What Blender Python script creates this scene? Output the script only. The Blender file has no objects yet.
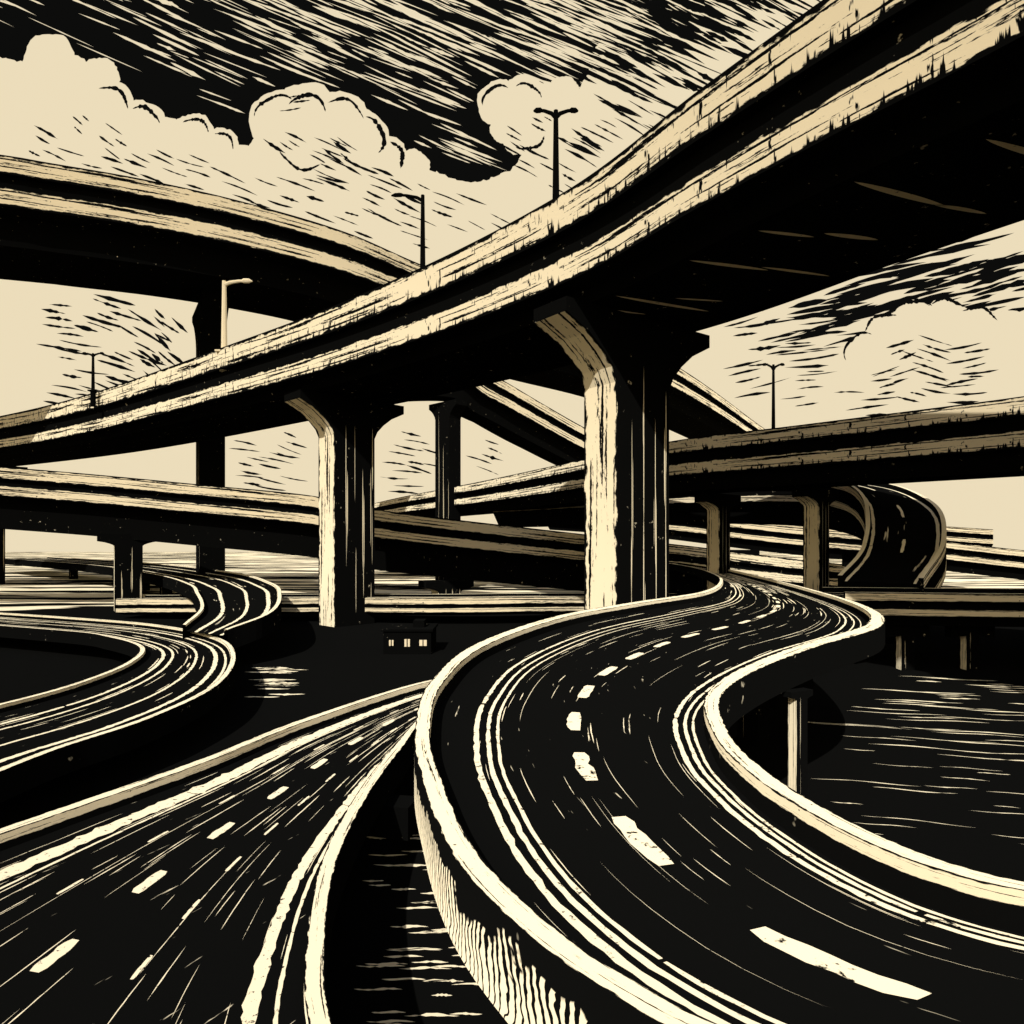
import bpy, math, random
import numpy as np
from mathutils import Vector
random.seed(7); rng=np.random.default_rng(7)
CZ=12.0   # eye level above ground; heights below are given relative to it with H()
sc=bpy.context.scene
# ------------------------------------------------------------------ materials
CREAM=(0.85,0.74,0.51,1); INK=(0.004,0.004,0.0036,1)
def newmat(name):
    m=bpy.data.materials.new(name); m.use_nodes=True
    nt=m.node_tree; nt.nodes.clear(); return m,nt
class N:
    def __init__(s,nt): s.nt=nt
    def math(s,op,a,b=0.0,c=None,clamp=False):
        n=s.nt.nodes.new('ShaderNodeMath'); n.operation=op; n.use_clamp=clamp
        for i,v in enumerate([a,b]+([c] if c is not None else [])):
            if isinstance(v,(int,float)): n.inputs[i].default_value=v
            else: s.nt.links.new(v,n.inputs[i])
        return n.outputs[0]
    def comb(s,x,y,z=0.0):
        n=s.nt.nodes.new('ShaderNodeCombineXYZ')
        for i,v in enumerate([x,y,z]):
            if isinstance(v,(int,float)): n.inputs[i].default_value=v
            else: s.nt.links.new(v,n.inputs[i])
        return n.outputs[0]
    def noise(s,vec,scale,detail=2.0,rough=.5):
        n=s.nt.nodes.new('ShaderNodeTexNoise'); n.inputs['Scale'].default_value=scale
        n.inputs['Detail'].default_value=detail; n.inputs['Roughness'].default_value=rough
        s.nt.links.new(vec,n.inputs['Vector']); return n.outputs['Fac']
    def coord(s,which):
        n=s.nt.nodes.new('ShaderNodeTexCoord'); return n.outputs[which]
    def sep(s,v):
        n=s.nt.nodes.new('ShaderNodeSeparateXYZ'); s.nt.links.new(v,n.inputs[0]); return n.outputs
    def finish(s,fac,a=INK,b=CREAM,emit=None):
        mx=s.nt.nodes.new('ShaderNodeMix'); mx.data_type='RGBA'
        s.nt.links.new(fac,mx.inputs[0]); mx.inputs[6].default_value=a; mx.inputs[7].default_value=b
        o=s.nt.nodes.new('ShaderNodeOutputMaterial')
        if emit:
            d=s.nt.nodes.new('ShaderNodeEmission'); d.inputs[1].default_value=emit
            s.nt.links.new(mx.outputs[2],d.inputs[0])
        else:
            d=s.nt.nodes.new('ShaderNodeBsdfDiffuse'); d.inputs[1].default_value=1
            s.nt.links.new(mx.outputs[2],d.inputs[0])
        s.nt.links.new(d.outputs[0],o.inputs[0])
def speck(name,scale,thr,base_cream=True,emit=None,a=INK,b=CREAM,soft=14):
    """flat colour broken by small flecks of the other one"""
    m,nt=newmat(name); n=N(nt)
    f=n.noise(n.coord('Object'),scale,3,.7)
    k=n.math('MULTIPLY',n.math('SUBTRACT',f,thr),soft,clamp=True)
    if base_cream: k=n.math('SUBTRACT',1.0,k)
    n.finish(k,a,b,emit)
    if emit: m.cycles.emission_sampling='NONE'
    return m
def band(name,us=1.0,edge=.07,streak=.60,drip=.66,amp=.16,grain=1.0,run=1.0,runf=5.0):
    """pale cast concrete face, worn edges, long stains and rain drips. UV = (metres, 0..1)"""
    m,nt=newmat(name); n=N(nt); u,v,_=n.sep(n.coord('UV'))
    u=n.math('MULTIPLY',u,us)
    fine=n.noise(n.comb(n.math('MULTIPLY',u,2.2*grain),n.math('MULTIPLY',v,16.0)),1.0,3,.7)
    d=n.math('MINIMUM',v,n.math('SUBTRACT',1.0,v))
    e1=n.noise(n.comb(n.math('MULTIPLY',u,.9),v),1.0,2)
    lim=n.math('ADD',edge,n.math('MULTIPLY',n.math('SUBTRACT',n.math('ADD',e1,n.math('MULTIPLY',fine,.5)),.75),amp*2))
    m1=n.math('MULTIPLY',n.math('SUBTRACT',d,lim),40,clamp=True)
    s1=n.noise(n.comb(n.math('MULTIPLY',u,.13),n.math('MULTIPLY',v,7.0)),1.0,2,.6)
    s1=n.math('ADD',s1,n.math('MULTIPLY',n.math('SUBTRACT',fine,.5),.38))
    m2=n.math('MULTIPLY',n.math('SUBTRACT',streak,s1),30,clamp=True)
    dr=n.noise(n.comb(n.math('MULTIPLY',u,3.2),n.math('MULTIPLY',v,1.1)),1.0,3,.6)
    m3=n.math('MULTIPLY',n.math('SUBTRACT',drip,dr),30,clamp=True)
    k=n.math('MULTIPLY',n.math('MULTIPLY',m1,m2),m3)
    if run>0:
        r1=n.noise(n.comb(n.math('MULTIPLY',u,runf),3.7),1.0,3,.7)
        r2=n.noise(n.comb(n.math('MULTIPLY',u,runf*.8),9.1),1.0,3,.7)
        a=n.math('MULTIPLY',n.math('SUBTRACT',v,n.math('MULTIPLY',n.math('SUBTRACT',r1,.53),3.6*run)),14,clamp=True)
        b=n.math('MULTIPLY',n.math('SUBTRACT',n.math('SUBTRACT',1.0,v),n.math('MULTIPLY',n.math('SUBTRACT',r2,.57),3.2*run)),14,clamp=True)
        k=n.math('MULTIPLY',k,n.math('MULTIPLY',a,b))
    n.finish(k); return m
def hatch(name,freq):
    m,nt=newmat(name); n=N(nt); u,v,_=n.sep(n.coord('UV'))
    f=n.noise(n.comb(n.math('MULTIPLY',u,1.5),n.math('MULTIPLY',v,2.0)),1.0,3)
    w=n.math('SINE',n.math('ADD',n.math('MULTIPLY',u,freq),n.math('ADD',n.math('MULTIPLY',v,1.6),n.math('MULTIPLY',f,22.0))))
    k=n.math('ADD',w,n.math('SUBTRACT',n.math('MULTIPLY',v,1.3),.35))
    low=n.math('MULTIPLY',n.math('SUBTRACT',v,n.math('SUBTRACT',n.math('MULTIPLY',f,1.5),.5)),20,clamp=True)
    k=n.math('MULTIPLY',n.math('MULTIPLY',k,6,clamp=True),low)
    n.finish(k); return m
def asphalt(name,us,vs,thr):
    m,nt=newmat(name); n=N(nt); u,v,_=n.sep(n.coord('UV'))
    s=n.noise(n.comb(n.math('MULTIPLY',u,us),n.math('MULTIPLY',v,vs)),1.0,3,.65)
    k=n.math('MULTIPLY',n.math('SUBTRACT',s,thr),22,clamp=True)
    n.finish(n.math('MULTIPLY',k,.8)); return m
M={}
M['ink']=speck('dark_concrete',1.3,.685,False,soft=9)
M['metal']=speck('dark_metal',1.,.85,False)
M['cream']=speck('white_road_paint_worn',5.0,.60)
M['creamM']=speck('pale_concrete',1.6,.66)
M['band']=band('pale_parapet_stained',.55,.09,.585,.645,.18,run=.8,runf=4.0)
M['bandF']=band('pale_parapet_distant',.4,.10,.58,.72,run=0)
M['rail']=band('pale_kerb_rail',2.2,.06,.65,.73,.18,run=0)
M['pier']=band('pier_sunlit_side',.5,.05,.59,.80,.16,run=0)  # sunlight on the left pier faces, put into the colour
M['hatch']=hatch('board_marked_concrete',52.0)
M['asph']=asphalt('asphalt_streaked',.5,6.0,.69)
M['asphM']=asphalt('asphalt_streaked_distant',.12,1.2,.66)
M['skyc']=speck('sky_light',.05,.74,True,emit=1.0,b=(.84,.72,.495,1))
M['skyi']=speck('sky_dark',.06,.80,False,emit=1.0)
M['glass']=speck('window_light',2,.75)
# ------------------------------------------------------------------ mesh builder
class MB:
    def __init__(s): s.v=[];s.f=[];s.m=[];s.uv=[];s.mats=[]
    def mi(s,k):
        if k not in s.mats: s.mats.append(k)
        return s.mats.index(k)
    def face(s,pts,mat,uvs=None):
        b=len(s.v); s.v+= [tuple(p) for p in pts]; s.f.append(tuple(range(b,b+len(pts)))); s.m.append(s.mi(mat))
        s.uv+= list(uvs) if uvs is not None else [(0.0,0.5)]*len(pts)
    def grid(s,A,B,mat,u,va,vb):
        b=len(s.v); n=len(A); k=s.mi(mat)
        s.v+=[tuple(p) for p in A]+[tuple(p) for p in B]
        for i in range(n-1):
            s.f.append((b+i,b+i+1,b+n+i+1,b+n+i)); s.m.append(k)
            s.uv+=[(u[i],va[i]),(u[i+1],va[i+1]),(u[i+1],vb[i+1]),(u[i],vb[i])]
    def box(s,c,h,mat,rot=0.0):
        cx,cy,cz=c; hx,hy,hz=h; cr,sr=math.cos(rot),math.sin(rot)
        P=[]
        for dz in(-hz,hz):
            for dx,dy in((-hx,-hy),(hx,-hy),(hx,hy),(-hx,hy)):
                P.append((cx+dx*cr-dy*sr,cy+dx*sr+dy*cr,cz+dz))
        for q in((0,1,2,3),(4,5,6,7),(0,1,5,4),(1,2,6,5),(2,3,7,6),(3,0,4,7)):
            s.face([P[i] for i in q],mat,[(0,0),(1,0),(1,1),(0,1)])
    def tube(s,pts,rad,mat,n=8):
        rings=[]
        for i,p in enumerate(pts):
            a=Vector(pts[max(0,i-1)]);b=Vector(pts[min(len(pts)-1,i+1)]);d=(b-a).normalized()
            x=d.cross(Vector((0,1,0.13))).normalized(); y=d.cross(x)
            rings.append([tuple(Vector(p)+(x*math.cos(t)+y*math.sin(t))*rad[i]) for t in [2*math.pi*j/n for j in range(n)]])
        for i in range(len(rings)-1):
            for j in range(n):
                s.face([rings[i][j],rings[i][(j+1)%n],rings[i+1][(j+1)%n],rings[i+1][j]],mat)
        s.face(rings[0],mat); s.face(rings[-1],mat)
    def make(s,name,parent=None):
        me=bpy.data.meshes.new(name); me.from_pydata(s.v,[],s.f)
        for k in s.mats: me.materials.append(M[k])
        me.polygons.foreach_set('material_index',s.m)
        uvl=me.uv_layers.new(name='UVMap'); uvl.data.foreach_set('uv',np.array(s.uv,dtype=np.float32).ravel())
        me.update(); o=bpy.data.objects.new(name,me); sc.collection.objects.link(o)
        if parent: o.parent=parent
        return o
def empty(name):
    e=bpy.data.objects.new(name,None); sc.collection.objects.link(e); e.empty_display_size=.5; return e
# ------------------------------------------------------------------ curves
def spline(P,ds,mid):
    P=np.array(P,float); n=len(P)
    Q=np.vstack([2*P[0]-P[1],P,2*P[-1]-P[-2]]); out=[]
    for i in range(n-1):
        p0,p1,p2,p3=Q[i:i+4]
        t=np.linspace(0,1,40,endpoint=(i==n-2))[:,None]
        out.append(.5*((2*p1)+(-p0+p2)*t+(2*p0-5*p1+4*p2-p3)*t**2+(-p0+3*p1-3*p2+p3)*t**3))
    C=np.vstack(out); m=mid(C); s=np.r_[0,np.cumsum(np.linalg.norm(np.diff(m,axis=0),axis=1))]
    k=max(8,int(s[-1]/ds)); t=np.linspace(0,s[-1],k)
    return np.stack([np.interp(t,s,C[:,j]) for j in range(C.shape[1])],1),t
class Rail:
    def __init__(s,L=None,R=None,width=None,side=1,ds=.5):
        if R is not None:
            P=[tuple(a)+tuple(b) for a,b in zip(L,R)]
            C,s.s=spline(P,ds,lambda c:(c[:,:3]+c[:,3:])/2); s.L=C[:,:3]; s.R=C[:,3:]
        else:
            C,s.s=spline(L,ds,lambda c:c); s.L=C
            d=np.gradient(C[:,:2],axis=0); d/=np.linalg.norm(d,axis=1)[:,None]
            nrm=np.stack([d[:,1],-d[:,0]],1)*side
            s.R=C.copy(); s.R[:,:2]+=nrm*width
        t=s.R-s.L; t[:,2]=0; s.w=np.linalg.norm(t,axis=1); s.t=t/s.w[:,None]; s.len=s.s[-1]
    def at(s,q,mode,off,z):
        q=np.asarray(q,float); f=lambda A:np.stack([np.interp(q,s.s,A[:,j]) for j in range(3)],1)
        off=np.broadcast_to(off,q.shape).astype(float)[:,None]
        if mode=='L': p=f(s.L)+f(s.t)*off
        elif mode=='R': p=f(s.R)-f(s.t)*off
        else: p=f(s.L)*(1-off)+f(s.R)*off
        p=p.copy(); p[:,2]+=z; return p
    def strip(s,mb,a,b,mat,norm=True,q=None):
        q=s.s if q is None else q
        A=s.at(q,*a);B=s.at(q,*b)
        if norm: va=np.zeros(len(q));vb=np.ones(len(q))
        else: va=np.zeros(len(q)); vb=np.linalg.norm(A-B,axis=1)
        mb.grid(A,B,mat,q,va,vb)
    def ribbon(s,mb,s0,s1,mode,off,w,z,mat,taper=True,jit=.15,n=None,drift=0):
        """worn paint / scratch: w is half width in metres"""
        n=n or max(5,int(abs(s1-s0)/max(.25,w*5))); n=min(n,400)
        q=np.linspace(s0,s1,n); k=np.linspace(0,1,n)
        env=np.sin(np.pi*k)**.55 if taper else np.ones(n)
        if not taper: env[0]*=.7; env[-1]*=.7
        c=s.at(q,mode,off+drift*k,z)
        tt=np.stack([np.interp(q,s.s,s.t[:,j]) for j in range(3)],1)
        w1=w*env*(1+jit*rng.normal(size=n)); w2=w*env*(1+jit*rng.normal(size=n))
        w1=np.maximum(w1,0.0);w2=np.maximum(w2,0.0)
        mb.grid(c-tt*w1[:,None],c+tt*w2[:,None],mat,q,np.zeros(n),np.ones(n))
def H(z): return CZ+z
# ------------------------------------------------------------------ decks and piers
def deck(parent,path,W,side,b1,g,b2,gd,gi=2.,r=.8,ds=1.2,bmat='band',ink='ink',inner=1.1,lanes=2,road='asphM',lw=.16):
    rl=Rail([(x,y,H(z)) for x,y,z in path],width=W,side=side,ds=ds); mb=MB(); T=b1+g+b2
    for S in 'LR':
        P=lambda o,z:(S,o,z)
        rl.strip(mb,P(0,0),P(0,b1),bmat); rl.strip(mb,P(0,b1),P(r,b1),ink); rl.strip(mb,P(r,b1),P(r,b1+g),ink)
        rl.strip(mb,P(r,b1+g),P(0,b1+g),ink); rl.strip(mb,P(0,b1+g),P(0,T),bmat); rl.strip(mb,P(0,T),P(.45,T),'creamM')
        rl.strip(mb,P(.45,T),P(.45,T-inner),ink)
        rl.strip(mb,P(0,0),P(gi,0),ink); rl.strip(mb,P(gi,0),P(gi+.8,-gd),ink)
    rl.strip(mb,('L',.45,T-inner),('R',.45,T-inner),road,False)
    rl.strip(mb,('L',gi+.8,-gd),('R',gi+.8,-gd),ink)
    for q in (0,rl.len):   # end faces
        pr=[('L',0,0),('L',0,T),('L',.45,T),('L',.45,T-inner),('R',.45,T-inner),('R',.45,T),('R',0,T),('R',0,0),('R',gi+.8,-gd),('L',gi+.8,-gd)]
        mb.face([rl.at([q],*p)[0] for p in pr],ink)
    zs=T-inner+.012
    for f in (.1,.9): rl.ribbon(mb,0,rl.len,'F',f,lw,zs,'creamM',taper=False)
    for j in range(1,lanes):
        q=0
        while q<rl.len-4: rl.ribbon(mb,q,q+3.5,'F',.1+.8*j/lanes,lw,zs,'creamM',taper=False,n=6); q+=9
    mb.make('deck',parent); return rl
def pier(parent,c,d,W,L,zt,cap,fl,zb=0.0,lines=3,name='pier',mat='pier',capd=1.2):
    d=Vector((d[0],d[1],0)).normalized(); t=Vector((-d.y,d.x,0))
    if t.x<0: t=-t
    C=Vector((c[0],c[1],0)); mb=MB()
    w=W/2; prof=[(-w,zb),(-w,zt-fl)]
    for k in (.25,.5,.75): prof.append((-w-(cap-w)*(k**1.6)*.9,zt-fl+(fl-capd)*k))
    prof+=[(-cap,zt-capd),(-cap,zt)]
    full=prof+[(-a,b) for a,b in reversed(prof)]
    f=[C+t*a+Vector((0,0,b))-d*(L/2) for a,b in full]; k=[C+t*a+Vector((0,0,b))+d*(L/2) for a,b in full]
    near=f if (f[0].length<k[0].length) else k
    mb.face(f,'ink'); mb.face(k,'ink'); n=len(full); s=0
    for i in range(n):
        j=(i+1)%n; h=(f[i]-f[j]).length
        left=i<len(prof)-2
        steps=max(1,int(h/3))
        mt=mat if left else 'ink'  # sunlit left side painted pale, shaded faces painted dark
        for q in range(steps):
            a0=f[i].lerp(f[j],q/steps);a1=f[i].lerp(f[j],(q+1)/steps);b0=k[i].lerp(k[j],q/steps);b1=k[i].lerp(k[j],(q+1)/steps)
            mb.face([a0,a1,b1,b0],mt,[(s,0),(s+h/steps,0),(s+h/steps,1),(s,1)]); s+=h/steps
    # thin pale strokes laid on the front face
    sg=-1 if near is f else 1
    for i in range(lines):
        a=-w*.45+ (w*1.3)*i/max(1,lines-1)
        for rep in range(4):
            z0=zb+(zt-fl-zb)*random.uniform(.0,.8); z1=min(zt-fl*.7,z0+random.uniform(.12,.5)*(zt-zb)); m=10
            q=np.linspace(0,1,m); env=np.sin(np.pi*q)**.5*.020*W*random.uniform(.4,1.)
            off=a+random.uniform(-.03,.03)*W
            A=[C+t*(off-e*.5)+Vector((0,0,z0+(z1-z0)*x))+d*sg*(L/2+.02) for e,x in zip(env,q)]
            B=[C+t*(off+e*.5)+Vector((0,0,z0+(z1-z0)*x))+d*sg*(L/2+.02) for e,x in zip(env,q)]
            mb.grid(A,B,'creamM',q,np.zeros(m),np.ones(m))
    mb.make(name,parent)
def scratches(mb,rl,n,z,mat,frange=(.08,.92),wk=.0022,lk=(.6,2.2)):
    for _ in range(n):
        f=random.uniform(*frange)
        q=random.uniform(0,rl.len); p=rl.at([q],'F',f,0)[0]; D=max(5,math.hypot(p[0],p[1]))
        if D>150: continue
        l=random.uniform(*lk)*(.25+D*.045); w=wk*D*random.uniform(.3,1.)*.5
        rl.ribbon(mb,q,min(rl.len,q+l),'F',f,w,z,mat,jit=.3,n=9 if l<4 else 26,drift=random.uniform(-.004,.004))
# ===== main flyover
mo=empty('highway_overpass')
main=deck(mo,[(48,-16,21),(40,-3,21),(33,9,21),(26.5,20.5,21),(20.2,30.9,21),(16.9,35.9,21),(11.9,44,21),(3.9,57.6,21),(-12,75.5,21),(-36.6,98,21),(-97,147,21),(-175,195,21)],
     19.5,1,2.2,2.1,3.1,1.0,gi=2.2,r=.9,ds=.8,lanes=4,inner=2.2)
um=MB()
for q,o0,o1,w in [(83,3.5,13,.16),(81,8,12,.10),(75,3.5,10,.15),(73.5,9,15,.12),(69,4,8,.12),(67,8,12,.16),(62,3.5,11,.15),(61,10,14,.12),(56,5,12,.14),(51,4,13,.14),(86,4,9,.1)]:
    n=14; off=np.linspace(o0,o1,n)
    P=np.array([main.at([q-.1*i],'L',off[i],-1.03)[0] for i in range(n)]); e=(np.sin(np.pi*np.linspace(0,1,n))**.6*w*1.7)[:,None]*np.array([[.5,-.85,0]])
    um.grid(P-e,P+e,'creamM',off,np.zeros(n),np.ones(n))
um.make('underside_strokes',mo)  # pale strokes laid under the deck
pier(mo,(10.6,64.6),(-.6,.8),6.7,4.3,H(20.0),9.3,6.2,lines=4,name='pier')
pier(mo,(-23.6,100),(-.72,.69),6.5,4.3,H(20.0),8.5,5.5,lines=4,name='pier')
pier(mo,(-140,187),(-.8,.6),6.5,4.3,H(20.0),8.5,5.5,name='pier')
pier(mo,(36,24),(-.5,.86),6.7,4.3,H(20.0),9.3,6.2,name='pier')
# ===== high flyover behind, upper left
o=empty('highway_overpass')
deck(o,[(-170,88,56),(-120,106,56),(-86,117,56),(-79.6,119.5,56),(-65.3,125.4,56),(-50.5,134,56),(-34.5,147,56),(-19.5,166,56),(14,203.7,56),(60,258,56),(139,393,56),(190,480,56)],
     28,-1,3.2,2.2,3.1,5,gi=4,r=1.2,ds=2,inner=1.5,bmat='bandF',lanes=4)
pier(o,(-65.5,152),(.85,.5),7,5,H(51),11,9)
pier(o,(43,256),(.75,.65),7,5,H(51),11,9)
# ===== descending ramp behind
o=empty('highway_ramp')
deck(o,[(-110,180,29.5),(-60,170,36.5),(-17.6,160,37.5),(-5.2,165,33.5),(8,177,28.5),(21,190,24),(45,215,17),(70,245,10)],12,-1,2.2,1.4,2.2,4,ds=2,bmat='bandF')
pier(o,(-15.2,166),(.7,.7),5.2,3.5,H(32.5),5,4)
# ===== mid-level crossing ramp
o=empty('highway_ramp')
deck(o,[(-150,112,11),(-110,113,9),(-75.9,115,6.6),(-50,115,4.2),(-33,115,2.5),(-22,118,.2),(14,125,-3.9),(34,131,-6),(60,142,-9),(85,160,-11)],11,-1,1.8,1.0,2.0,5.5,gi=2.5,ds=1.5,bmat='bandF',inner=1.0)
for c,zt in [((-65.5,119.5),1),((-11.5,122.5),-7)]:
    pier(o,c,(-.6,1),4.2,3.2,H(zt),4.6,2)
# ===== right-hand overpass
o=empty('highway_overpass')
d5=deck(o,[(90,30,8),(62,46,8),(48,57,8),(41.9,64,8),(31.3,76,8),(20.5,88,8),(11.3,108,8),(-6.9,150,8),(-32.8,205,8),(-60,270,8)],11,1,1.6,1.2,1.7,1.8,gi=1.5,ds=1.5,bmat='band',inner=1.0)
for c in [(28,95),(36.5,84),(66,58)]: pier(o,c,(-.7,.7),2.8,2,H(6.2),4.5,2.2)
# ===== curved descending ramps, right
o=empty('highway_ramp')
deck(o,[(2,158,6.0),(25,130,6),(39,108,5.6),(47.5,93,4.4),(50,83,1.0),(46.5,75,-3.5),(40,68,-7.2)],8,1,1.0,1.4,1.1,3.2,gi=1,ds=1,bmat='bandF',inner=.6)
pier(o,(43.5,86),(.3,1),1.8,1.4,H(-1.5),2.6,1.4)
deck(o,[(8,170,4.5),(30,150,2.5),(52,140,-.5),(75,132,-3),(100,128,-6)],8,-1,1.2,.9,1.3,2,gi=1,ds=1.5,bmat='bandF',inner=.6)
deck(o,[(0,190,6.5),(35,176,5),(70,165,2),(110,160,-1)],8,-1,1.2,.9,1.3,2,gi=1,ds=1.5,bmat='bandF',inner=.6)
for c,zt in [((47,142),-2),((68,137),-4)]: pier(o,c,(.3,1),2.6,2,H(zt),3,2)
# ===== low viaduct far right
o=empty('highway_ramp')
deck(o,[(30,63,-6.8),(45,61,-6.8),(60,60,-6.8),(90,58,-6.8)],7,-1,.7,.6,.8,1.0,gi=1,r=.4,ds=1,bmat='bandF',inner=.5)
for x in (36.5,42.5,50): pier(o,(x,65),(0,1),1.2,1,H(-7.8),2,1,lines=1)
# ===== central distant low road
o=empty('highway_ramp')
deck(o,[(-60,106,-11),(-28,101,-10.4),(-10,98,-10.2),(6,100,-10.2),(30,110,-11)],7,-1,.7,.4,1.0,.5,gi=1,r=.3,ds=1,bmat='bandF',inner=.4)
# ------------------------------------------------------------------ curved roads near the viewer
def road(name,L,R,zr,curb,fas,ds,railw,lines,dashes,nscr,asp,wkk=1.0,hatchlen=0,face=.2,rfr=0.0,nlong=0):
    L=[(p[0],p[1],H(zr if len(p)==2 else p[2])) for p in L]
    R=[(p[0],p[1],H(zr if len(p)==2 else p[2])) for p in R]
    e=empty(name); rl=Rail(L=L,R=R,ds=ds); mb=MB()
    rw=railw+rfr*np.maximum(0,rl.w-6.5)
    rl.strip(mb,('L',rw,0),('R',rw,0),asp,False)
    for S in 'LR':
        if S=='L' and hatchlen:
            qa=rl.s[rl.s<=hatchlen]; qb=rl.s[rl.s>=qa[-1]]
            rl.strip(mb,(S,0,curb-.14),(S,0,-fas),'hatch',q=qa); rl.strip(mb,(S,0,curb-.14),(S,0,curb),'ink',q=qa)
            rl.strip(mb,(S,0,-fas),(S,0,curb),'ink',q=qb)
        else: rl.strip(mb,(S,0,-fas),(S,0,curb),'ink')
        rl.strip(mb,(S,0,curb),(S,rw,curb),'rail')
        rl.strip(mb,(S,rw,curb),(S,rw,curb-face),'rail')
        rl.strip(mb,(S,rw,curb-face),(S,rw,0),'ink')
    rl.strip(mb,('L',0,-fas),('R',0,-fas),'ink')
    mb.make('carriageway',e)
    mk=MB()
    for f,w in lines:
        q=0
        while q<rl.len:
            l=random.uniform(6,20); rl.ribbon(mk,q,min(rl.len,q+l),'F',f,w,.008,'cream',taper=False,jit=.16,n=max(8,int(l/.2))); q+=l+random.uniform(.0,.2)
    for f,w,d,p,ph in dashes:
        q=ph
        while q<rl.len-d: rl.ribbon(mk,q,q+d,'F',f,w,.008,'cream',taper=False,jit=.1,n=8); q+=p
    scratches(mk,rl,nscr,.006,'cream',wk=.0022*wkk)
    if nlong: scratches(mk,rl,nlong,.004,'cream',wk=.0013,lk=(3,7),frange=(.29,.84))
    mk.make('road_markings',e); return rl,e
SL=[(5.8,3.6),(3.0,4.7),(1.6,5.5),(.63,6.44),(-.13,7.57),(-.8,9.03),(-1.39,11.2),(-2.04,14.7),(-2.29,20),(-1.26,27.5),(2.56,37.3),(8.4,45.9),(14.4,53.8),(19.2,65.1),(23.2,80),(26.4,103.7),(26.2,133),(22,175)]
SR=[(11.5,7.0),(8.4,7.4),(6.6,7.9),(5.6,8.5),(5.05,9.3),(4.65,10.5),(4.4,12.2),(4.5,14.5),(5.4,18),(7.6,21.6),(11.5,26.3),(17.5,33),(21.3,41.8),(24.2,56),(27.4,78),(30.4,104),(30.8,136),(27,180)]
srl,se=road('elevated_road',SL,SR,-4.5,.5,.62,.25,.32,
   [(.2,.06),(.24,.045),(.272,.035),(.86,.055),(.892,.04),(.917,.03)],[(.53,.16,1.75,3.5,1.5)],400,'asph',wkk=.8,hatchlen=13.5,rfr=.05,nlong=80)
for q in (14,24,34,44,54,66,80,100):
    p=srl.at([q],'F',.5,0)[0]; a=srl.at([q],'L',0,0)[0]; b=srl.at([q],'R',0,0)[0]
    t=(b-a); 
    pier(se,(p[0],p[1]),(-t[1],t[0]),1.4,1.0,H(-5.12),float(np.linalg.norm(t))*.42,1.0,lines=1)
pier(se,(9.75,23.9),(-.45,.89),.5,.4,H(-5.12),.52,.3,lines=1,capd=.2)
LL=[(14,47),(6,47.5),(-1,45.5),(-5.5,41.8),(-10,33.1),(-12.1,27.1),(-14.4,22.1),(-16.5,17.5),(-18.5,12),(-20,4)]
LR=[(12.7,41),(5.7,41.5),(-.8,39),(-3.9,34.5),(-4.5,28.7),(-4.8,23.2),(-4.6,18.2),(-3.7,13.8),(-2.6,10.5),(-1.6,4)]
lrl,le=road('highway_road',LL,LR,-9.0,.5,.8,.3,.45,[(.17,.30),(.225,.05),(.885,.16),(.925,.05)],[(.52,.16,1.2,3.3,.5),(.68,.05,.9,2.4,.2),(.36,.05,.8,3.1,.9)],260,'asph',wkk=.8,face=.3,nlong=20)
for q in (20,32,44):
    p=lrl.at([q],'F',.5,0)[0]; pier(le,(p[0],p[1]),(.2,1),1.6,1.2,H(-9.8),4.5,1,lines=1)
NO=[(-21,14),(-20.5,22),(-20,30),(-18.6,36),(-18.6,44.3),(-21.7,55),(-27,65),(-36,74),(-48,81),(-75,92),(-110,100)]
NI=[(-36,14),(-34,22),(-31,32),(-28.5,40),(-28,46),(-29,53),(-32,60),(-38,66),(-46,71),(-74,82),(-110,90)]
road('highway_ramp',NI,NO,-9.6,.45,.8,.5,.4,[(.25,.13),(.35,.1),(.6,.1),(.8,.16),(.9,.09)],[],110,'asph')
FO=[(-180,272,-7),(-101,196,-7),(-56,140,-7),(-36,105,-7),(-27,82,-7),(-24,70,-7.8),(-26,64,-8.8)]
FI=[(-190,255,-7),(-112,184,-7),(-68,132,-7),(-48,103,-7),(-38,84,-7),(-33,74,-7.8),(-32,68,-8.8)]
fr,fe=road('highway_ramp',FI,FO,-7,.6,1.4,.8,.55,[(.3,.25),(.6,.2),(.85,.25)],[],30,'asphM')
for q in (70,112,138,160):
    p=fr.at([q],'F',.4,0)[0]; pier(fe,(p[0],p[1]),(.2,1),2.0,1.4,H(-8.41),3.2,.9,lines=1,capd=.5)
# ------------------------------------------------------------------ ground
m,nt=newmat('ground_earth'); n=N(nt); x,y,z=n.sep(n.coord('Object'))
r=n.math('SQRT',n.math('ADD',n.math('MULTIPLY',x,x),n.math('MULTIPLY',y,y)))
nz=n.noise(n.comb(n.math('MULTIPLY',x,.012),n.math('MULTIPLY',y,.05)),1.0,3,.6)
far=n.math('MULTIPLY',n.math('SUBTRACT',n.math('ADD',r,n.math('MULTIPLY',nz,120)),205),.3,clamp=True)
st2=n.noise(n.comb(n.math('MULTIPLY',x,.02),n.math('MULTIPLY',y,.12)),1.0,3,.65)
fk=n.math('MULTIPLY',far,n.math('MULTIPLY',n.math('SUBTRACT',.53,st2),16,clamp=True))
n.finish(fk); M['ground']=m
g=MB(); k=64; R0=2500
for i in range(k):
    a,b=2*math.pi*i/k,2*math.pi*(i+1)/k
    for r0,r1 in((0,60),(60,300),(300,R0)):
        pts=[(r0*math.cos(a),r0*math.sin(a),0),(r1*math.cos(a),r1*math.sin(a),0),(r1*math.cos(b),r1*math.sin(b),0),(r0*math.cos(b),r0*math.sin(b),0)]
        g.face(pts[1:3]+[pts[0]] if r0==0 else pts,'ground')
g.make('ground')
gs=MB()
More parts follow.
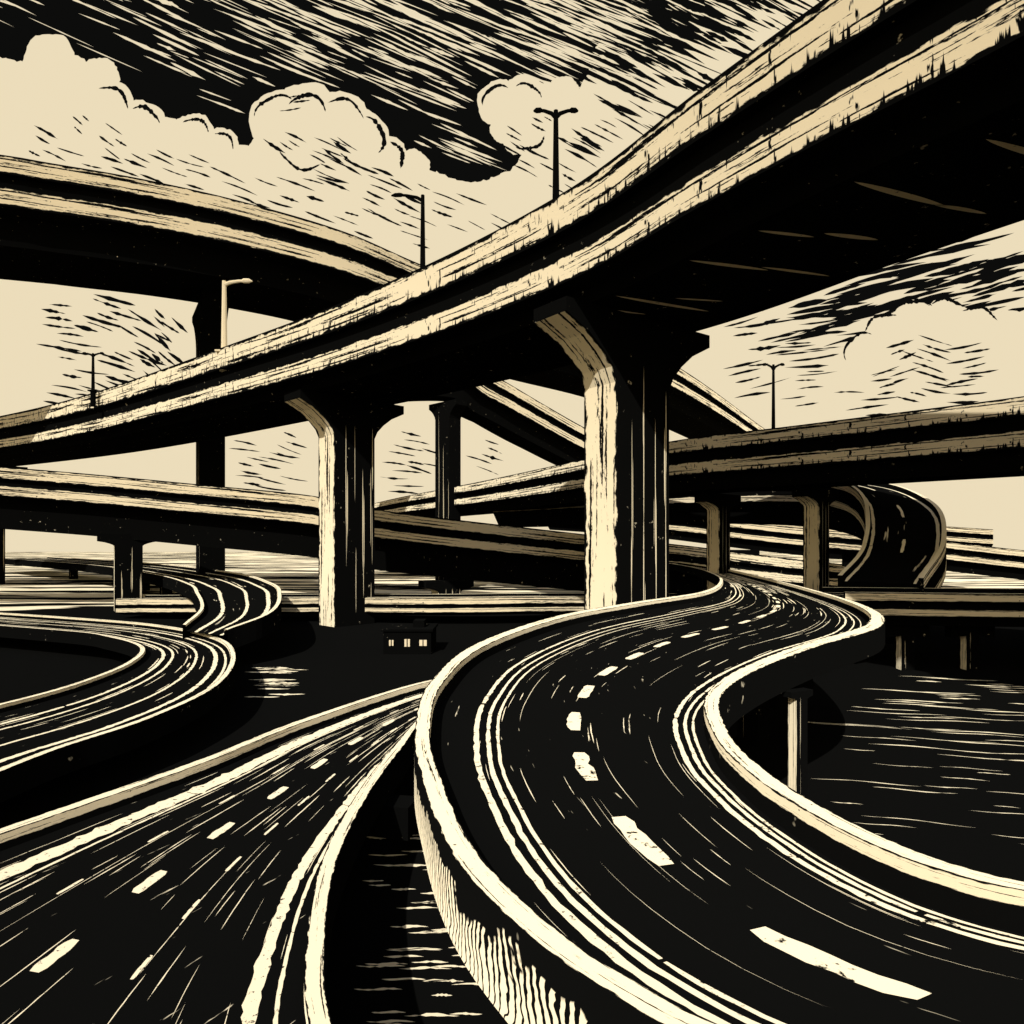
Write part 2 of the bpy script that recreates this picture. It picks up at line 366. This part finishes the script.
def gstroke(x,y,l,w,sl=0.0):
    n_=11; q=np.linspace(0,1,n_); e=np.sin(np.pi*q)**.8*w*(1+.35*rng.normal(size=n_)); e=np.maximum(e,0); xs=x+l*(q-.5); ys=y+sl*l*(q-.5)+.02*l*np.sin(q*7+x)
    gs.grid(np.stack([xs,ys-e,np.full(n_,.01)],1),np.stack([xs,ys+e,np.full(n_,.01)],1),'creamM',q,np.zeros(n_),np.ones(n_))
for i in range(62):
    y=25+36*((i*.618)%1)**1.0; x=random.uniform(.47,.8)*y; gstroke(x,y,random.uniform(.03,.15)*y,.0013*y*random.uniform(.4,1)*y/25,-.25+random.uniform(-.08,.08))
for _ in range(75):
    y=random.uniform(15,32); x=-random.uniform(.05,.2)*y; gstroke(x,y,random.uniform(.03,.08)*y,.0024*y,0)
for _ in range(18):
    y=random.uniform(52,66); x=random.uniform(-.36,-.32)*y; gstroke(x,y,random.uniform(.03,.07)*y,.004*y,0)
gs.make('ground_strokes')  # pale hatch strokes laid on the ground
# ------------------------------------------------------------------ street lamps
def lamp(base,h,arms,mat='metal',k=1.0):
    mb=MB(); x,y,z=base
    mb.tube([(x,y,z-3),(x,y,z+.1),(x,y,z+.15),(x,y,z+h)],[.3*k,.3*k,.2*k,.13*k],mat)
    mb.box((x,y,z-.1),(.42*k,.42*k,.12),mat)
    for a in arms:
        s=1 if a>0 else -1; a=abs(a)
        mb.tube([(x,y,z+h-.6),(x+s*a*.2,y,z+h-.25),(x+s*a*.55,y,z+h-.03),(x+s*a*.75,y,z+h)],[.13*k,.12*k,.1*k,.09*k],mat)
        mb.tube([(x+s*a*.6,y,z+h),(x+s*a*.72,y,z+h+.02),(x+s*a*.92,y,z+h),(x+s*a*1.05,y,z+h-.05)],[.07,.15*k,.15*k,.07],mat)
    mb.make('street_lamp')
lamp((3.7,59,H(28.2)),8.0,(-1.8,1.8),k=1.5)
lamp((-9.5,74.5,H(28.2)),8.5,(-3.2,),k=1.5)
lamp((-43,104.6,H(28.2)),10.5,(4.0,),mat='creamM',k=2.4)
lamp((-79,132,H(28.2)),7,(-2.0,2.0),k=1.6)
lamp((29.5,79,H(12.3)),7.5,(-1.2,1.2),k=1.1)
# ------------------------------------------------------------------ buildings
def building(name,x,y,w,d,h,cols,rows,wk=.3,hk=.28):
    e=empty(name); b=MB(); b.box((x,y,h/2),(w/2,d/2,h/2),'ink'); b.make('walls',e)
    rf=MB(); rf.box((x,y,h+.12),(w/2+.2,d/2+.2,.12),'ink'); rf.box((x+w*.2,y,h+.6),(w*.12,d*.2,.35),'ink'); rf.make('roof',e)
    wi=MB()
    for i in range(cols):
        for j in range(rows):
            cx=x-w/2+w*(i+.5)/cols; cz=h*(j+.5)/rows; ww=w/cols*wk*random.uniform(.6,1.1); hh=h/rows*hk*random.uniform(.7,1.1)
            wi.box((cx,y-d/2-.03,cz),(ww,.05,hh),'glass'); wi.box((cx,y-d/2-.06,cz),(.05,.07,hh),'ink')
    wi.make('windows',e)
building('office_building',-11,76,5,5,2.4,3,1,.22,.16)
# ------------------------------------------------------------------ sky backdrop (clouds and dark streaks), 700 m away
SY=700.0
sk=MB()
def sp(x,v,lay): return (x,SY-lay*.6,CZ+v)
for i in range(-3,3):
    sk.face([sp(i*300,-60,0),sp(i*300+300,-60,0),sp(i*300+300,1400,0),sp(i*300,1400,0)],'skyc')
# glowing walls added out of view as fill; rear ones low for the sun
fill_walls=[(-900,700,1400),(-1150,100,1400),(-900,-500,1000),(-350,-820,400),(350,-820,400),(900,-500,1000),(1150,100,1400),(900,700,1400)]
for (x0,y0,h0),(x1,y1,h1) in zip(fill_walls[:-1],fill_walls[1:]):
    sk.face([(x0,y0,-48),(x1,y1,-48),(x1,y1,h1),(x0,y0,h0)],'skyc')
edge=[(-800,900),(-760,560),(-600,500),(-500,480),(-450,470),(-420,440),(-380,410),(-330,392),(-285,378),(-262,370),(-210,365),(-150,378),(-112,386),(-77,368),(-37,358),(0,372),(20,400),(50,430),(70,455),(80,480),(100,560),(140,900)]
C,_=spline([(a,b,0) for a,b in edge],3.0,lambda c:c)
C[:,:2]+=rng.normal(size=(len(C),2))*.8
sk.face([sp(a,b,1) for a,b,_ in C],'skyi')
def sliver(x,v,l,w,ang,mat,lay,bend=0.0):
    n_=9; q=np.linspace(0,1,n_); ca,sa=math.cos(ang),math.sin(ang)
    e=(np.sin(np.pi*q)**.7)*w*(1+.3*rng.normal(size=n_)); e=np.maximum(e,0)
    px=l*(q-.5); pv=bend*np.sin(np.pi*q)*l
    A=[sp(x+a*ca-(b-c)*sa,v+a*sa+(b-c)*ca,lay) for a,b,c in zip(px,pv,e)]
    B=[sp(x+a*ca-(b+c)*sa,v+a*sa+(b+c)*ca,lay) for a,b,c in zip(px,pv,e)]
    sk.grid(A,B,mat,q,np.zeros(n_),np.ones(n_))
poly=C[:,:2]
# cumulus heads: overlapping lobes (centre x, height, radius)
puffs=[(-462,480,26),(-440,458,26),(-412,462,20),(-405,430,30),(-372,412,27),(-345,398,24),(-318,404,22),(-292,392,20),(-270,372,22),
 (-232,418,31),(-205,424,33),(-172,418,30),(-150,402,27),(-205,395,34),(-205,372,34),(-165,375,32),(-128,380,24),(-240,385,24),(-100,372,18),
 (-12,436,23),(12,440,24),(36,436,20),(12,410,26),(52,448,15),(-8,410,14)]
def blob(cx,cv,r,mat,lay):
    th=np.linspace(0,2*math.pi,48,endpoint=False); rr=r*(1+.035*np.sin(th*5+cx)+.02*rng.normal(size=48))
    sk.face([sp(cx+a*math.cos(t),cv+a*math.sin(t),lay) for a,t in zip(rr,th)],mat)
for i,(a,b,c) in enumerate(puffs): blob(a,b,c,'skyc',2+.02*i)
P_=np.array(puffs)
def inpuff(x,y,m=2): return (((P_[:,0]-x)**2+(P_[:,1]-y)**2)<(P_[:,2]+m)**2).any()
def inside(x,y):
    if inpuff(x,y): return False
    px,py=poly[:,0],poly[:,1]; qx,qy=np.roll(px,-1),np.roll(py,-1)
    c=((py>y)!=(qy>y))&(x<(qx-px)*(y-py)/(qy-py+1e-9)+px); return c.sum()%2==1
for _ in range(1600):
    x=random.uniform(-600,120); v=random.uniform(355,560)
    dens=.30+.6*(x+250)/500+.25*(v-440)/100
    if random.random()>dens: continue
    l=random.uniform(18,80); a=math.radians(random.uniform(-27,-19))
    pts=[inside(x+math.cos(a)*l*t,v+math.sin(a)*l*t) for t in(-.5,-.25,0,.25,.5)]
    if all(pts) or (x>30 and v>430 and pts[0]):
        sliver(x,v,l,random.uniform(.4,1.4),a,'skyc',1.5)
# dark streaks feathering out of the dark sky into the pale one
for _ in range(1500):
    x=random.uniform(20,360);v=random.uniform(390,570)
    base=425+.42*(x-60)          # lower limit of the dark cover, rising to the right
    p=(v-base)/60
    if random.random()>min(.95,max(.10,p)) : continue
    if x>200 and random.random()<.35: continue
    l=random.uniform(20,80); a=math.radians(random.uniform(-31,-22))
    if any(inpuff(x+math.cos(a)*l*t,v+math.sin(a)*l*t,4) for t in(-.5,-.25,0,.25,.5)): continue
    sliver(x,v,l,random.uniform(.6,2.4),a,'skyi',1.3)
# grouped parallel hatching modelling the clouds
def group(x,v,n_,ang,l,sp_,w,bend=0.015,lay=2.6):
    ca,sa=math.cos(ang),math.sin(ang)
    for i in range(n_):
        o=(i-n_/2)*sp_; j=random.uniform(-.5,.5)*l
        sliver(x-o*sa+j*ca,v+o*ca+j*sa,l*random.uniform(.5,1.2),w*random.uniform(.5,1.1),ang+random.uniform(-.07,.07),'skyi',lay,random.uniform(-bend,bend)*2)
G=[(-225,400,4,-30,24,6,1.4),(-190,395,5,-25,30,6,1.2),(-160,385,4,-35,26,6,1.3),(-215,440,3,10,20,6,1.2),(-395,400,4,-35,24,7,1.2),(-430,420,3,-40,18,7,1.2),(-360,380,5,-25,26,7,1.2),
 (-320,372,5,-20,30,7,1.3),(-270,350,6,-22,38,8,1.5),(-200,350,6,-18,36,8,1.5),(-170,370,5,-24,34,7,1.6),(-130,350,6,-25,34,8,1.4),(-60,335,5,-22,34,8,1.2),(-20,320,3,-25,24,8,1.0),(5,400,4,-30,22,6,1.1),(30,420,3,-30,18,6,1.1),(70,400,5,-28,34,7,1.3),(110,420,5,-28,34,7,1.2),(60,360,4,-28,28,8,1.1),(-100,345,5,-26,30,8,1.3),(30,375,4,-28,30,7,1.2),
 (-430,372,5,-15,34,8,1.2),(-460,390,5,-30,26,8,1.3),(-400,372,4,-18,30,7,1.2),(-240,330,4,-20,30,8,1.1),(-150,322,4,-18,30,8,1.1),(-90,310,4,-18,26,8,1.0),
 (-440,215,7,-8,40,7,1.5),(-400,225,7,-18,40,6,1.7),(-365,205,8,-30,34,6,1.6),(-430,170,6,-12,34,8,1.4),(-385,170,8,-20,38,6,1.5),(-345,170,7,-40,30,6,1.5),(-450,140,5,-8,34,8,1.3),(-390,135,5,-15,34,8,1.2),(-345,215,5,-45,26,6,1.5),
 (-260,85,5,-10,30,7,1.2),(-225,70,6,-12,34,7,1.2),(-250,55,4,-5,28,7,1.1),(-100,95,5,-10,30,7,1.2),(-75,80,6,-15,32,7,1.2),(-110,65,5,-5,30,7,1.1),(-30,90,5,-20,28,7,1.1),(-215,95,4,-20,24,7,1.2),
 (240,235,6,14,44,7,1.4),(270,262,7,14,50,6,1.6),(320,250,11,14,80,5.5,2.2),(370,268,12,15,90,5.5,2.6),(430,268,12,14,90,5.5,2.8),(330,225,9,12,80,6,2.2),(400,245,11,13,80,5,2.8),(460,250,12,14,70,5,2.8),(500,260,10,14,70,6,2.2),(340,235,6,12,70,6,2.0),
 (250,200,6,10,40,8,1.4),(300,190,6,6,44,8,1.4),(240,165,5,12,38,8,1.2),(290,155,5,5,34,8,1.1),(350,140,4,4,38,8,1.1),(300,210,6,8,46,7,1.4)]
for x,v,n_,a,l,s_,w_ in G: group(x,v,n_,math.radians(a),l,s_,w_)
rp=[(352,186,20),(375,200,25),(402,213,26),(432,212,28),(462,206,26),(492,200,30),(400,180,36),(445,175,40),(490,165,40),(365,168,20)]
for i,(a,b,c) in enumerate(rp): blob(a,b,c,'skyc',2.7+.01*i)
def arc(cx,cv,r,a0,a1,w,lay=2.9):
    n_=24; q=np.linspace(0,1,n_); th=np.radians(a0+(a1-a0)*q); e=np.sin(np.pi*q)**.6*w*(1+.3*rng.normal(size=n_)); e=np.maximum(e,0)
    rr=r*(1+.04*np.sin(q*9+cx))
    sk.grid([sp(cx+(a-c)*math.cos(t),cv+(a-c)*math.sin(t),lay) for a,c,t in zip(rr,e,th)],[sp(cx+(a+c)*math.cos(t),cv+(a+c)*math.sin(t),lay) for a,c,t in zip(rr,e,th)],'skyi',q,np.zeros(n_),np.ones(n_))
for z in [(-232,418,25,170,60,1.6),(-205,424,20,150,10,1.8),(-172,416,24,120,10,1.6),(-150,400,22,80,-40,2.2),(-128,380,19,70,-30,2.0),(-205,398,28,200,300,1.5),
 (-405,430,22,110,0,1.8),(-372,412,20,110,10,1.8),(-318,404,16,130,10,1.6),(-292,392,14,110,-10,1.4),(-12,436,17,190,60,1.5),(12,438,17,120,10,1.5),(14,410,20,240,340,1.6),
 (352,186,20,200,70,1.5),(375,200,25,160,70,1.6),(402,213,26,150,50,1.8),(432,212,28,120,40,1.8),(462,206,26,120,30,1.6)]: arc(*z)
for x,v,n_,a,l,s_,w_ in [(385,180,6,20,30,7,1.3),(420,185,6,-20,34,7,1.4),(455,180,6,10,34,7,1.3),(410,155,5,-12,34,7,1.2),(450,150,5,4,34,8,1.2),(370,160,4,10,24,7,1.1)]: group(x,v,n_,math.radians(a),l,s_,w_,lay=3.0)
sk.make('sky')
# ------------------------------------------------------------------ light
w=bpy.data.worlds.new('World'); sc.world=w; w.use_nodes=True
nt=w.node_tree; bg=nt.nodes['Background']; s=nt.nodes.new('ShaderNodeTexSky'); s.sky_type='NISHITA'; s.sun_disc=False
dirv=Vector((.20,.79,-.60)).normalized()
el=math.asin(-dirv.z); s.sun_elevation=el; s.sun_rotation=math.atan2(-dirv.x,-dirv.y)
nt.links.new(s.outputs[0],bg.inputs[0]); bg.inputs[1].default_value=.12
ld=bpy.data.lights.new('sun','SUN'); ld.energy=3.5; ld.angle=math.radians(.5); ld.color=(1,.98,.95)
lo=bpy.data.objects.new('sun',ld); sc.collection.objects.link(lo); lo.rotation_euler=dirv.to_track_quat('-Z','Y').to_euler(); lo.location=(-40,-40,80)
# ------------------------------------------------------------------ camera
cd=bpy.data.cameras.new('camera'); cam=bpy.data.objects.new('camera',cd); sc.collection.objects.link(cam); sc.camera=cam
cam.location=(0,0,CZ); cam.rotation_euler=(math.radians(90),0,0); cd.sensor_width=36; cd.lens=36*700/1024; cd.shift_y=28/1024; cd.clip_end=6000; cd.clip_start=.1
sc.view_settings.view_transform='Standard'; sc.view_settings.look='None'; sc.view_settings.exposure=0
